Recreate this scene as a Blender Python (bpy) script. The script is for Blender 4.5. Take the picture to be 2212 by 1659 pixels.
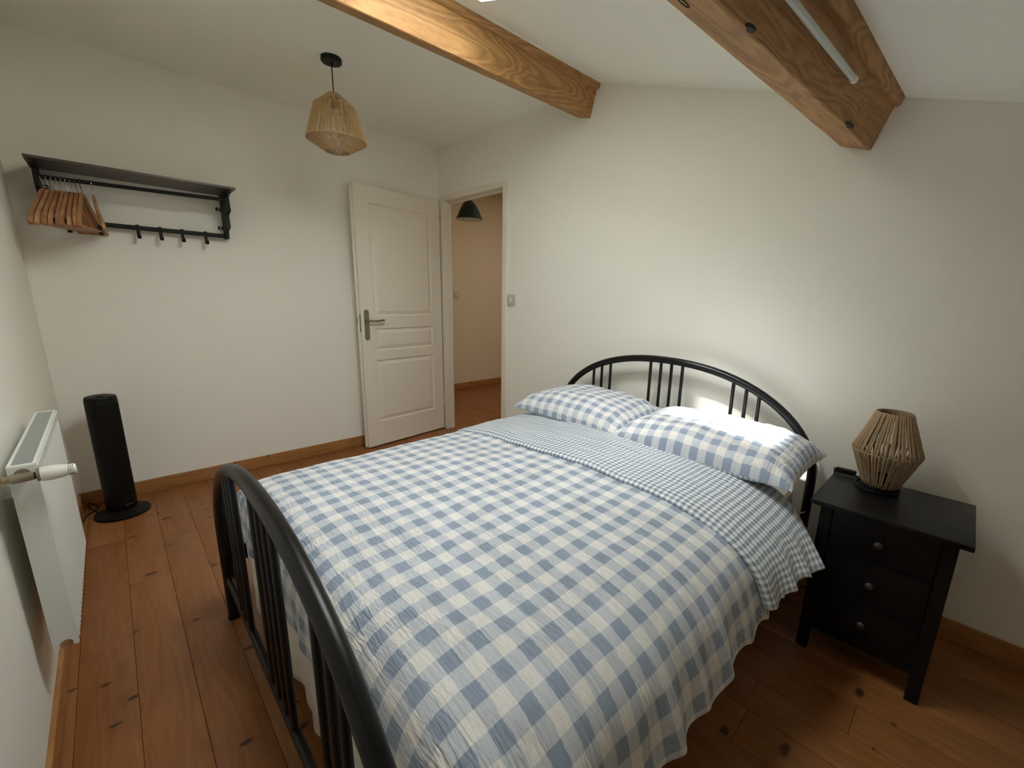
import bpy, bmesh, math, random
from mathutils import Vector, Matrix, noise
random.seed(7)
C = bpy.context.scene.collection
for o in list(bpy.data.objects): bpy.data.objects.remove(o)
PI = math.pi

# ---------------------------------------------------------------- camera
W, H = 2212, 1659
FPX, PPX, PPY = 921.74, 59.95, 18.87
yaw, pit, roll = 0.7831, -0.2224, 0.0280
fwd = Vector((-math.sin(yaw)*math.cos(pit), math.cos(yaw)*math.cos(pit), math.sin(pit)))
rt = Vector((math.cos(yaw), math.sin(yaw), 0)); up = rt.cross(fwd)
r2 = math.cos(roll)*rt + math.sin(roll)*up
u2 = -math.sin(roll)*rt + math.cos(roll)*up
cam = bpy.data.cameras.new('camera'); cam.sensor_width = 36; cam.sensor_fit = 'HORIZONTAL'
cam.lens = FPX/W*36; cam.shift_x = -PPX/W; cam.shift_y = PPY/W; cam.clip_start = 0.02
co = bpy.data.objects.new('camera', cam); C.objects.link(co)
M = Matrix((r2, u2, -fwd)).transposed().to_4x4(); M.translation = Vector((3.4814, -2.1769, 1.2724))
co.matrix_world = M
bpy.context.scene.camera = co

# ---------------------------------------------------------------- world + lights + exposure
sc = bpy.context.scene
sc.view_settings.view_transform = 'Standard'; sc.view_settings.look = 'None'
sc.view_settings.gamma = 1; sc.view_settings.use_curve_mapping = False
sc.view_settings.exposure = -0.36
sc.cycles.max_bounces = 16; sc.cycles.diffuse_bounces = 12; sc.cycles.glossy_bounces = 4; sc.cycles.transparent_max_bounces = 12
wd = bpy.data.worlds.new('sky'); sc.world = wd; wd.use_nodes = True
bg = wd.node_tree.nodes['Background']; bg.inputs[0].default_value = (0.80, 0.90, 1.0, 1); bg.inputs[1].default_value = 1.0
SL = 0.317                                      # roof slope
SA = math.atan(SL)
RX, RZ = 1.738, 2.470                           # where the flat ceiling meets the slope
def slope_z(x): return RZ - SL*(x-RX)
SK = (1.83, 2.70, -1.70, -0.92)                 # skylight opening x0 x1 y0 y1
nrm = Vector((math.sin(SA), 0, math.cos(SA)))
def area(name, loc, direction, sx, sy, power, col, spread=PI):
    l = bpy.data.lights.new(name, 'AREA'); l.shape = 'RECTANGLE'; l.size = sx; l.size_y = sy
    l.energy = power; l.color = col; l.spread = spread
    o = bpy.data.objects.new(name, l); C.objects.link(o); o.location = loc
    o.rotation_euler = Vector(direction).to_track_quat('-Z', 'Y').to_euler(); return o
skc = Vector(((SK[0]+SK[1])/2, (SK[2]+SK[3])/2, 0)); skc.z = slope_z(skc.x)
area('skylight_daylight', skc+nrm*0.46, -nrm, 0.84, 0.74, 40, (0.95, 0.99, 1.0))
sun = bpy.data.lights.new('hazy_sun', 'SUN'); sun.energy = 20.0; sun.angle = math.radians(2.5); sun.color = (1.0, 0.97, 0.90)
so = bpy.data.objects.new('hazy_sun', sun); C.objects.link(so); so.location = (1, -3, 4)
so.rotation_euler = Vector((0.23, 0.585, -1.0)).to_track_quat('-Z', 'Y').to_euler()
area('hall_fill', (0.2, 1.6, 2.55), (0, 0, -1), 0.5, 0.5, 15, (1.0, 0.85, 0.60))  # added warm fill under the hall ceiling

hz = bpy.data.lights.new('sky_glow_round_sun', 'SUN'); hz.energy = 9.0; hz.angle = math.radians(38); hz.color = (1.0, 0.98, 0.94)
ho = bpy.data.objects.new('sky_glow_round_sun', hz); C.objects.link(ho); ho.location = (1, -3.5, 4); ho.rotation_euler = so.rotation_euler

# ---------------------------------------------------------------- materials
def new_mat(name):
    m = bpy.data.materials.new(name); m.use_nodes = True
    nt = m.node_tree; return m, nt, nt.nodes['Principled BSDF']
def srgb(r, g, b):
    f = lambda c: ((c/255+0.055)/1.055)**2.4 if c/255 > 0.04045 else c/255/12.92
    return (f(r), f(g), f(b), 1)
def N(nt, t, **kw):
    n = nt.nodes.new(t)
    for k, v in kw.items():
        if hasattr(n, k): setattr(n, k, v)
    return n
def link(nt, a, b): nt.links.new(a, b)
def bump(nt, bs, src, strength=0.2, dist=0.002):
    b = N(nt, 'ShaderNodeBump'); b.inputs['Strength'].default_value = strength; b.inputs['Distance'].default_value = dist
    link(nt, src, b.inputs['Height']); link(nt, b.outputs[0], bs.inputs['Normal'])
def simple(name, col, rough=0.5, metal=0, var=0.04, scale=30, bmp=0.1, bd=0.0005, spec=0.5):
    m, nt, bs = new_mat(name)
    tc = N(nt, 'ShaderNodeTexCoord'); nz = N(nt, 'ShaderNodeTexNoise'); nz.inputs['Scale'].default_value = scale
    nz.inputs['Detail'].default_value = 4
    link(nt, tc.outputs['Object'], nz.inputs['Vector'])
    mx = N(nt, 'ShaderNodeMix', data_type='RGBA'); link(nt, nz.outputs['Fac'], mx.inputs['Factor'])
    mx.inputs['A'].default_value = tuple(c*(1-var) for c in col[:3])+(1,)
    mx.inputs['B'].default_value = tuple(min(1, c*(1+var)) for c in col[:3])+(1,)
    link(nt, mx.outputs['Result'], bs.inputs['Base Color'])
    bs.inputs['Roughness'].default_value = rough; bs.inputs['Metallic'].default_value = metal; bs.inputs['Specular IOR Level'].default_value = spec
    if bmp: bump(nt, bs, nz.outputs['Fac'], bmp, bd)
    return m
def math_n(nt, op, a, b=None, c=None):
    n = N(nt, 'ShaderNodeMath', operation=op)
    for i, v in enumerate((a, b, c)):
        if v is None: continue
        if isinstance(v, (int, float)): n.inputs[i].default_value = v
        else: link(nt, v, n.inputs[i])
    return n.outputs[0]
def ramp(nt, src, stops):
    r = N(nt, 'ShaderNodeValToRGB'); link(nt, src, r.inputs[0]); e = r.color_ramp.elements
    while len(e) < len(stops): e.new(0.5)
    for i, (p, c) in enumerate(stops): e[i].position = p; e[i].color = c
    return r.outputs[0]
def mix(nt, f, a, b, mode='MIX'):
    m = N(nt, 'ShaderNodeMix', data_type='RGBA', blend_type=mode)
    for k, v in (('Factor', f), ('A', a), ('B', b)):
        s = m.inputs[k]
        if isinstance(v, (int, float)): s.default_value = v
        elif isinstance(v, tuple): s.default_value = v
        else: link(nt, v, s)
    return m.outputs['Result']
def wood(name, light, dark, knotc, scl=(1, 1, 1), rings=14, distort=2.0, rough=0.45, knot=((3, 0, 0), (0, 6, 0)), kthr=0.07, kdens=0.5, vary=0.12, fine=90, contrast=1.0):
    """scl stretches the grain: small along the board, large across"""
    m, nt, bs = new_mat(name)
    tc = N(nt, 'ShaderNodeTexCoord'); mp = N(nt, 'ShaderNodeMapping'); mp.inputs['Scale'].default_value = scl
    oi = N(nt, 'ShaderNodeObjectInfo')
    off = N(nt, 'ShaderNodeVectorMath', operation='SCALE'); off.inputs[0].default_value = (7, 13, 5)
    link(nt, oi.outputs['Random'], off.inputs['Scale'])
    add = N(nt, 'ShaderNodeVectorMath', operation='ADD'); link(nt, tc.outputs['Object'], add.inputs[0]); link(nt, off.outputs[0], add.inputs[1])
    link(nt, add.outputs[0], mp.inputs['Vector'])
    n1 = N(nt, 'ShaderNodeTexNoise'); n1.inputs['Scale'].default_value = 1.0; n1.inputs['Detail'].default_value = 2; n1.inputs['Distortion'].default_value = 0.6
    link(nt, mp.outputs[0], n1.inputs['Vector'])
    w = math_n(nt, 'MULTIPLY', n1.outputs['Fac'], rings)
    w = math_n(nt, 'FRACT', w); w = math_n(nt, 'SUBTRACT', w, 0.5); w = math_n(nt, 'ABSOLUTE', w); w = math_n(nt, 'MULTIPLY', w, 2.0)
    n2 = N(nt, 'ShaderNodeTexNoise'); n2.inputs['Scale'].default_value = fine/8; n2.inputs['Detail'].default_value = 5
    link(nt, mp.outputs[0], n2.inputs['Vector'])
    g = math_n(nt, 'MULTIPLY', w, 0.55*contrast); g = math_n(nt, 'MULTIPLY_ADD', n2.outputs['Fac'], 0.6, g); g = math_n(nt, 'SUBTRACT', g, 0.1)
    colr = ramp(nt, g, [(0.1, dark), (0.75, light)])
    # knots
    sx = N(nt, 'ShaderNodeSeparateXYZ'); link(nt, add.outputs[0], sx.inputs[0])
    def lin(cf):
        v = None
        for k, c_ in enumerate(cf):
            if c_: v = math_n(nt, 'MULTIPLY', sx.outputs[k], c_) if v is None else math_n(nt, 'MULTIPLY_ADD', sx.outputs[k], c_, v)
        return v
    cb_ = N(nt, 'ShaderNodeCombineXYZ'); link(nt, lin(knot[0]), cb_.inputs[0]); link(nt, lin(knot[1]), cb_.inputs[1])
    nd = N(nt, 'ShaderNodeTexNoise'); nd.inputs['Scale'].default_value = 6; link(nt, cb_.outputs[0], nd.inputs['Vector'])
    mk2 = mix(nt, 0.07, cb_.outputs[0], nd.outputs['Color'])
    vo = N(nt, 'ShaderNodeTexVoronoi', voronoi_dimensions='2D'); vo.inputs['Scale'].default_value = 1; link(nt, mk2, vo.inputs['Vector'])
    sep = N(nt, 'ShaderNodeSeparateColor'); link(nt, vo.outputs['Color'], sep.inputs[0])
    on = math_n(nt, 'LESS_THAN', sep.outputs[0], kdens)
    sz = math_n(nt, 'MULTIPLY_ADD', sep.outputs[1], kthr*0.8, kthr*0.5)
    d = math_n(nt, 'DIVIDE', vo.outputs['Distance'], sz)
    core = ramp(nt, d, [(0.55, (1, 1, 1, 1)), (1.0, (0, 0, 0, 1))])
    halo = ramp(nt, math_n(nt, 'MULTIPLY', d, 0.4), [(0.2, (1, 1, 1, 1)), (1.0, (0, 0, 0, 1))])
    colr = mix(nt, math_n(nt, 'MULTIPLY', math_n(nt, 'MULTIPLY', halo, on), 0.45), colr, dark)
    colr = mix(nt, math_n(nt, 'MULTIPLY', math_n(nt, 'MULTIPLY', core, on), 0.9), colr, knotc)
    hs = N(nt, 'ShaderNodeHueSaturation'); link(nt, colr, hs.inputs['Color'])
    link(nt, math_n(nt, 'MULTIPLY_ADD', oi.outputs['Random'], vary*2, 1-vary), hs.inputs['Value'])
    link(nt, hs.outputs[0], bs.inputs['Base Color'])
    bs.inputs['Roughness'].default_value = rough
    bump(nt, bs, g, 0.15, 0.0006)
    return m
def gingham(name, pu, pv, white, mid, dark, wob=0.0034, crink=(24, 150), cb=1.0, cd=0.011, phase=(0, 0)):
    m, nt, bs = new_mat(name)
    uv = N(nt, 'ShaderNodeUVMap'); uv.uv_map = 'UVMap'
    nz = N(nt, 'ShaderNodeTexNoise'); nz.inputs['Scale'].default_value = 45; nz.inputs['Detail'].default_value = 2
    link(nt, uv.outputs[0], nz.inputs['Vector'])
    sc_ = N(nt, 'ShaderNodeVectorMath', operation='SUBTRACT'); link(nt, nz.outputs['Color'], sc_.inputs[0]); sc_.inputs[1].default_value = (.5, .5, .5)
    s2 = N(nt, 'ShaderNodeVectorMath', operation='MULTIPLY'); link(nt, sc_.outputs[0], s2.inputs[0]); s2.inputs[1].default_value = (wob*0.8, wob*3.0, 0)
    ad = N(nt, 'ShaderNodeVectorMath', operation='ADD'); link(nt, uv.outputs[0], ad.inputs[0]); link(nt, s2.outputs[0], ad.inputs[1])
    sp = N(nt, 'ShaderNodeSeparateXYZ'); link(nt, ad.outputs[0], sp.inputs[0])
    def stripe(o, p, ph):
        f = math_n(nt, 'FRACT', math_n(nt, 'MULTIPLY_ADD', o, 1.0/p, 100+ph))
        return math_n(nt, 'LESS_THAN', f, 0.5)
    a = stripe(sp.outputs[0], pu, phase[0]); b = stripe(sp.outputs[1], pv, phase[1])
    s = math_n(nt, 'MULTIPLY', math_n(nt, 'ADD', a, b), 0.5)
    r = N(nt, 'ShaderNodeValToRGB'); r.color_ramp.interpolation = 'CONSTANT'; link(nt, s, r.inputs[0])
    e = r.color_ramp.elements; e.new(0.5)
    e[0].position = 0; e[0].color = white; e[1].position = 0.25; e[1].color = mid; e[2].position = 0.75; e[2].color = dark
    # cloth threads
    mp0 = N(nt, 'ShaderNodeMapping'); mp0.inputs['Scale'].default_value = (60, 700, 1); link(nt, uv.outputs[0], mp0.inputs['Vector'])
    t1 = N(nt, 'ShaderNodeTexNoise'); t1.inputs['Scale'].default_value = 1; t1.inputs['Detail'].default_value = 2; link(nt, mp0.outputs[0], t1.inputs['Vector'])
    hs = N(nt, 'ShaderNodeHueSaturation'); link(nt, r.outputs[0], hs.inputs['Color'])
    link(nt, math_n(nt, 'MULTIPLY_ADD', t1.outputs['Fac'], 0.25, 0.875), hs.inputs['Value'])
    link(nt, hs.outputs[0], bs.inputs['Base Color'])
    bs.inputs['Roughness'].default_value = 0.95
    bs.inputs['Sheen Weight'].default_value = 0.15
    bs.inputs['Specular IOR Level'].default_value = 0.15
    # seersucker crinkle: short ridges running along u, in bands across v
    mp = N(nt, 'ShaderNodeMapping'); mp.inputs['Scale'].default_value = (crink[0], crink[1], 1); link(nt, uv.outputs[0], mp.inputs['Vector'])
    cr = N(nt, 'ShaderNodeTexNoise'); cr.inputs['Scale'].default_value = 1; cr.inputs['Detail'].default_value = 2.5; cr.inputs['Distortion'].default_value = 0.5
    link(nt, mp.outputs[0], cr.inputs['Vector'])
    mk = N(nt, 'ShaderNodeTexNoise'); mk.inputs['Scale'].default_value = 5; link(nt, uv.outputs[0], mk.inputs['Vector'])
    msk = ramp(nt, mk.outputs['Fac'], [(0.35, (0.35,)*3+(1,)), (0.6, (1,)*3+(1,))])
    hgt = math_n(nt, 'MULTIPLY', cr.outputs['Fac'], msk)
    bump(nt, bs, hgt, cb, cd)
    return m
def wallmat(name, col):
    m, nt, bs = new_mat(name)
    tc = N(nt, 'ShaderNodeTexCoord'); n1 = N(nt, 'ShaderNodeTexNoise'); n1.inputs['Scale'].default_value = 1.3; n1.inputs['Detail'].default_value = 3
    link(nt, tc.outputs['Object'], n1.inputs['Vector'])
    link(nt, mix(nt, n1.outputs['Fac'], tuple(c*0.985 for c in col[:3])+(1,), tuple(min(1, c*1.01) for c in col[:3])+(1,)), bs.inputs['Base Color'])
    n2 = N(nt, 'ShaderNodeTexNoise'); n2.inputs['Scale'].default_value = 220; n2.inputs['Detail'].default_value = 3
    link(nt, tc.outputs['Object'], n2.inputs['Vector']); bump(nt, bs, n2.outputs['Fac'], 0.12, 0.0008)
    bs.inputs['Roughness'].default_value = 0.85; bs.inputs['Specular IOR Level'].default_value = 0.25
    return m
m_wall = wallmat('wall_paint', srgb(237, 235, 227))
m_ceil = wallmat('ceiling_paint', srgb(242, 242, 233))
m_hall = wallmat('hall_paint', srgb(222, 212, 196))
m_gloss = simple('white_gloss_paint', srgb(228, 222, 210), 0.4, var=0.01, scale=4, bmp=0.02)
m_rad = simple('radiator_enamel', srgb(226, 228, 224), 0.3, var=0.01, scale=4, bmp=0)
m_grille = simple('grille_grey', srgb(170, 176, 172), 0.45, var=0.02)
m_black = simple('black_bed_paint', srgb(12, 12, 13), 0.34, var=0.1, bmp=0.05, spec=0.35)
m_blackm = simple('black_steel', srgb(17, 15, 14), 0.55, var=0.12, spec=0.3)
m_shelf = simple('dark_brown_shelf_steel', srgb(78, 70, 62), 0.38, var=0.08)
m_night = simple('blue_black_lacquer', srgb(10, 12, 15), 0.38, var=0.12, scale=60, bmp=0.04, spec=0.3)
m_plast = simple('black_plastic', srgb(9, 9, 9), 0.5, var=0.1, spec=0.25)
m_steel = simple('brushed_steel', srgb(150, 143, 130), 0.35, 1, var=0.08)
m_chrome = simple('chrome', srgb(215, 210, 200), 0.15, 1, var=0.03)
m_nickel = simple('aged_nickel', srgb(165, 155, 138), 0.3, 1, var=0.1)
m_brass = simple('brass', srgb(184, 140, 70), 0.35, 1, var=0.15)
m_pewter = simple('dark_pewter_knob', srgb(70, 62, 58), 0.45, 0.6, var=0.1)
m_white = simple('white_plastic', srgb(225, 225, 218), 0.3, var=0.01, bmp=0)
m_switch = simple('switch_plastic', srgb(196, 190, 180), 0.4, var=0.01, bmp=0)
m_dark = simple('dark_mark', srgb(45, 34, 30), 0.6, var=0.2)
m_sheet = simple('white_sheet_cotton', srgb(226, 223, 214), 0.9, var=0.02, scale=50, bmp=0.3, bd=0.002)
m_rod = simple('pale_painted_rod', srgb(205, 212, 208), 0.35, var=0.02, bmp=0)
m_navy = simple('navy_enamel', srgb(30, 52, 64), 0.3, var=0.05, bmp=0)
m_cork = simple('rope_jute', srgb(158, 133, 103), 0.9, var=0.25, scale=260, bmp=0.6, bd=0.002)
m_rope2 = simple('rope_straw', srgb(182, 152, 108), 0.9, var=0.25, scale=260, bmp=0.6, bd=0.002)
m_hanger = wood('hanger_wood', srgb(186, 140, 98), srgb(142, 96, 62), srgb(110, 70, 40), (8, 8, 8), 3, knot=((1, 0, 0), (0, 1, 0)), kdens=0, vary=0.08)
m_floor = wood('floor_pine', srgb(157, 106, 60), srgb(129, 80, 42), srgb(50, 27, 15), (0.9, 9, 9), 9, rough=0.42, knot=((9.5, 0, 0), (0, 4.6, 0)), kthr=0.10, kdens=0.42, vary=0.07, contrast=0.45)
m_base = wood('baseboard_pine', srgb(178, 130, 78), srgb(148, 98, 52), srgb(96, 54, 26), (1.4, 1.4, 14), 8, rough=0.45, knot=((6, 6, 0), (0, 0, 3)), kthr=0.10, kdens=0.45, vary=0.05, contrast=0.6)
m_beam = wood('beam_pine', srgb(192, 148, 94), srgb(142, 100, 58), srgb(92, 56, 34), (7, 1.15, 7), 13, rough=0.6, knot=((0, 2.0, 0), (4, 0, 4)), kthr=0.15, kdens=0.4, vary=0.04, fine=160, contrast=0.75)
WHT, MID, DRK = srgb(231, 230, 228), srgb(199, 205, 213), srgb(147, 160, 180)
m_gd = gingham('gingham_large_check', 0.0765, 0.066, WHT, MID, DRK)
m_gp = gingham('gingham_pillow_check', 0.072, 0.066, WHT, MID, DRK, crink=(130, 26), cb=0.9, cd=0.008)
m_gs = gingham('gingham_small_check', 0.0205, 0.0205, srgb(230, 232, 232), srgb(178, 188, 198), srgb(128, 138, 152), wob=0.0008, crink=(120, 120), cb=0.4, cd=0.002)
def glass_mat():
    m = bpy.data.materials.new('window_glass'); m.use_nodes = True; nt = m.node_tree
    nt.nodes.remove(nt.nodes['Principled BSDF']); out = nt.nodes['Material Output']
    t = N(nt, 'ShaderNodeBsdfTransparent'); g = N(nt, 'ShaderNodeBsdfGlossy'); g.inputs['Roughness'].default_value = 0.02
    mx = N(nt, 'ShaderNodeMixShader'); mx.inputs[0].default_value = 0.06; link(nt, t.outputs[0], mx.inputs[1]); link(nt, g.outputs[0], mx.inputs[2])
    link(nt, mx.outputs[0], out.inputs['Surface']); return m
m_glass = glass_mat()

# ---------------------------------------------------------------- mesh helpers
def obj(name, bm, mat, parent=None, smooth=False):
    me = bpy.data.meshes.new(name)
    bmesh.ops.recalc_face_normals(bm, faces=bm.faces)
    bm.to_mesh(me); bm.free()
    for m in (mat if isinstance(mat, (list, tuple)) else [mat]): me.materials.append(m)
    if smooth:
        me.polygons.foreach_set('use_smooth', [True]*len(me.polygons))
        me.set_sharp_from_angle(angle=math.radians(40))
    o = bpy.data.objects.new(name, me); C.objects.link(o)
    if parent: o.parent = parent
    return o
def empty(name, loc=(0, 0, 0), rz=0):
    o = bpy.data.objects.new(name, None); C.objects.link(o); o.location = loc; o.rotation_euler = (0, 0, rz)
    o.empty_display_size = 0.05; return o
def tag(o, label, cat, group=None):
    o['label'] = label; o['category'] = cat
    if group: o['group'] = group
    return o
def struct(o): o['kind'] = 'structure'; return o
def box(bm, x0, x1, y0, y1, z0, z1, bev=0, mtx=None):
    v = [bm.verts.new((x, y, z)) for x in (x0, x1) for y in (y0, y1) for z in (z0, z1)]
    f = [bm.faces.new([v[i] for i in q]) for q in ((0, 1, 3, 2), (4, 6, 7, 5), (0, 4, 5, 1), (2, 3, 7, 6), (0, 2, 6, 4), (1, 5, 7, 3))]
    vs = v
    if bev:
        es = list({e for x in f for e in x.edges})
        r = bmesh.ops.bevel(bm, geom=es, offset=bev, segments=2, affect='EDGES', profile=0.6)
        vs = list({w for x in r['faces'] for w in x.verts} | {w for w in v if w.is_valid})
    if mtx is not None:
        for w in vs: w.co = mtx @ w.co
    return bm
def bx(name, x0, x1, y0, y1, z0, z1, mat, parent=None, bev=0, mtx=None):
    return obj(name, box(bmesh.new(), x0, x1, y0, y1, z0, z1, bev, mtx), mat, parent, smooth=bev > 0)
def tube(bm, pts, r, seg=12, cap=True, closed=False):
    pts = [Vector(p) for p in pts]; n = len(pts); rings = []
    rs = r if isinstance(r, (list, tuple)) else [r]*n
    prev = None
    for i, p in enumerate(pts):
        if closed: t = (pts[(i+1) % n]-pts[i-1]).normalized()
        else: t = (pts[min(i+1, n-1)]-pts[max(i-1, 0)]).normalized()
        if prev is None:
            a = Vector((0, 0, 1)) if abs(t.z) < 0.9 else Vector((1, 0, 0))
            u = t.cross(a).normalized()
        else:
            u = (prev - t*prev.dot(t)).normalized()
        prev = u; w = t.cross(u)
        rings.append([bm.verts.new(p+(u*math.cos(2*PI*k/seg)+w*math.sin(2*PI*k/seg))*rs[i]) for k in range(seg)])
    m = n if closed else n-1
    for i in range(m):
        a, b = rings[i], rings[(i+1) % n]
        for k in range(seg): bm.faces.new((a[k], a[(k+1) % seg], b[(k+1) % seg], b[k]))
    if cap and not closed:
        bm.faces.new(rings[0][::-1]); bm.faces.new(rings[-1])
    return bm
def tb(name, pts, r, mat, parent=None, seg=12, **k): return obj(name, tube(bmesh.new(), pts, r, seg, **k), mat, parent, smooth=True)
def lathe(bm, prof, c=(0, 0, 0), seg=40, axis=None):
    """prof list of (r,z); r==0 closes"""
    c = Vector(c); q = Vector((0, 0, 1)).rotation_difference(Vector(axis)) if axis is not None else None
    rings = []
    for r, z in prof:
        if r < 1e-6: ps = [Vector((0, 0, z))]
        else: ps = [Vector((r*math.cos(2*PI*k/seg), r*math.sin(2*PI*k/seg), z)) for k in range(seg)]
        if q: ps = [q @ p for p in ps]
        rings.append([bm.verts.new(p+c) for p in ps])
    for a, b in zip(rings, rings[1:]):
        if len(a) == 1 and len(b) == 1: continue
        for k in range(seg):
            k2 = (k+1) % seg
            if len(a) == 1: bm.faces.new((a[0], b[k], b[k2]))
            elif len(b) == 1: bm.faces.new((a[k], b[0], a[k2]))
            else: bm.faces.new((a[k], b[k], b[k2], a[k2]))
    return bm
def lt(name, prof, c, mat, parent=None, seg=40, axis=None): return obj(name, lathe(bmesh.new(), prof, c, seg, axis), mat, parent, smooth=True)
def prism(bm, poly, fn, d0, d1):
    """poly 2-D points, fn(a,b,d)->xyz"""
    A = [bm.verts.new(fn(a, b, d0)) for a, b in poly]; B = [bm.verts.new(fn(a, b, d1)) for a, b in poly]
    n = len(poly)
    bm.faces.new(A); bm.faces.new(B[::-1])
    for i in range(n): bm.faces.new((A[i], B[i], B[(i+1) % n], A[(i+1) % n]))
    return bm
def quad(bm, *ps): return bm.faces.new([bm.verts.new(p) for p in ps])
def bez(pts, n=8):
    """Catmull-Rom through points"""
    P = [Vector(p) for p in pts]; P = [P[0]*2-P[1]]+P+[P[-1]*2-P[-2]]; out = []
    for i in range(1, len(P)-2):
        for k in range(n):
            t = k/n; a, b, c, d = P[i-1], P[i], P[i+1], P[i+2]
            out.append(0.5*((2*b)+(c-a)*t+(2*a-5*b+4*c-d)*t*t+(3*b-a-3*c+d)*t**3))
    out.append(P[-2]); return out

# ---------------------------------------------------------------- room shell
EX = 4.45; SY = -2.447
# floor slab with one object per board
fl = struct(bx('floor', -1.45, EX+0.1, SY-0.1, 3.3, -0.10, -0.020, simple('subfloor', srgb(60, 38, 22), 0.9)))
pj = [SY-0.002]+[-2.413+0.138*k for k in range(0, 41)]
random.seed(3)
for i in range(len(pj)-1):
    y0, y1 = pj[i], pj[i+1]
    if y0 > 3.1: break
    cuts = [-1.34 if y1 > 0.05 else 0.0]
    x = cuts[0] + random.uniform(0.5, 1.6)
    if i == 3: x = 0.723
    if i == 1: x = 0.61
    if i == 13: x = 1.45
    while x < EX-0.25:
        cuts.append(x); x += random.choice([1.6, 2.0, 2.0, 2.35]) if i != 13 else 1.98
    cuts.append(EX)
    if y0 > 0.25: cuts = [c for c in cuts if c < 1.0]+[1.3]
    for a, b in zip(cuts, cuts[1:]):
        g = 0.0006
        bx('plank', a+g, b-g, y0+g, y1-g, -0.021, random.uniform(-0.0006, 0.0), m_floor, fl, bev=0.0008)
# walls
def wall(name, *b, m=m_wall): return struct(bx(name, *b, m))
wall('wall_west', -0.12, 0.0, SY-0.1, 0.0, -0.02, 2.62)
wall('wall_south', -0.12, EX+0.1, SY-0.1, SY, -0.02, 2.62)
wall('wall_east', EX, EX+0.1, SY, 0.0, -0.02, 2.62)
bm = bmesh.new()
box(bm, -1.45, 0.03, 0.0, 0.072, -0.02, 2.62); box(bm, 0.93, EX+0.1, 0.0, 0.072, -0.02, 2.62); box(bm, 0.03, 0.93, 0.0, 0.072, 2.085, 2.62)
struct(obj('wall_north', bm, m_wall))
wall('wall_hall_west', -1.44, -1.34, 0.072, 3.3, -0.02, 2.62, m=m_hall)
wall('wall_hall_north', -1.44, 1.4, 3.2, 3.3, -0.02, 2.62, m=m_hall)
wall('wall_hall_east', 1.3, 1.4, 0.072, 3.2, -0.02, 2.62, m=m_hall)
wall('ceiling_hall', -1.45, 1.4, 0.072, 3.3, 2.58, 2.62, m=m_hall)
# ceiling: flat strip, then the roof slope with the skylight opening
bm = bmesh.new()
y0, y1 = SY-0.05, 0.0
quad(bm, (0, y0, RZ), (RX, y0, RZ), (RX, y1, RZ), (0, y1, RZ))
def sp(x, y, d=0): return Vector((x, y, slope_z(x)))+nrm*d
a, b, c, d = SK
for q in ((RX, a, y0, y1), (b, EX, y0, y1), (a, b, y0, c), (a, b, d, y1)):
    quad(bm, sp(q[0], q[2]), sp(q[1], q[2]), sp(q[1], q[3]), sp(q[0], q[3]))
struct(obj('ceiling', bm, m_ceil))
bm = bmesh.new(); D = 0.50
quad(bm, sp(a, c), sp(a, d), sp(a, d, D), sp(a, c, D)); quad(bm, sp(b, c), sp(b, d), sp(b, d, D), sp(b, c, D))
quad(bm, sp(a, c), sp(b, c), sp(b, c, D), sp(a, c, D)); quad(bm, sp(a, d), sp(b, d), sp(b, d, D), sp(a, d, D))
struct(obj('trim_1', bm, m_ceil))
w1 = struct(empty('window_1', sp((a+b)/2, (c+d)/2, D)))
w1.rotation_euler = (0, SA, 0)
lx = (b-a)/math.cos(SA)/2; ly = (d-c)/2
for s in (-1, 1):
    bx('window_frame', s*lx-0.03, s*lx+0.03, -ly-0.03, ly+0.03, -0.02, 0.05, m_white, w1, 0.004)
    bx('window_frame', -lx, lx, s*ly-0.03, s*ly+0.03, -0.02, 0.05, m_white, w1, 0.004)
bx('pane', -lx, lx, -ly, ly, 0.01, 0.014, m_glass, w1)
# baseboards
def bboard(name, x0, x1, y0, y1): return struct(bx(name, x0, x1, y0, y1, 0.0, 0.083, m_base, None, 0.003))
bboard('baseboard_west', 0.0, 0.015, SY+0.015, -0.002)
bboard('baseboard_south', 0.0, EX, SY, SY+0.013)
bboard('baseboard_north', 0.935, EX, -0.015, 0.0)
bboard('baseboard_east', EX-0.015, EX, SY+0.015, -0.015)
bboard('baseboard_hall_west', -1.34, -1.325, 0.072, 3.2)
bboard('baseboard_hall_north', -1.325, 1.3, 3.185, 3.2)
# door frame
def jamb(name, boxes):
    bm = bmesh.new()
    for b_ in boxes: box(bm, *b_, bev=0.003)
    return struct(obj(name, bm, m_gloss, smooth=True))
jamb('trim_2', [(0.025, 0.078, -0.012, 0.073, 0, 2.09), (0.0785, 0.086, 0.042, 0.073, 0, 2.055)])
jamb('trim_3', [(0.884, 0.936, -0.012, 0.073, 0, 2.09), (0.872, 0.8835, 0.042, 0.073, 0, 2.055)])
jamb('trim_4', [(0.0785, 0.8835, -0.010, 0.073, 2.045, 2.09), (0.086, 0.872, 0.042, 0.073, 2.03, 2.0445)])
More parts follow.
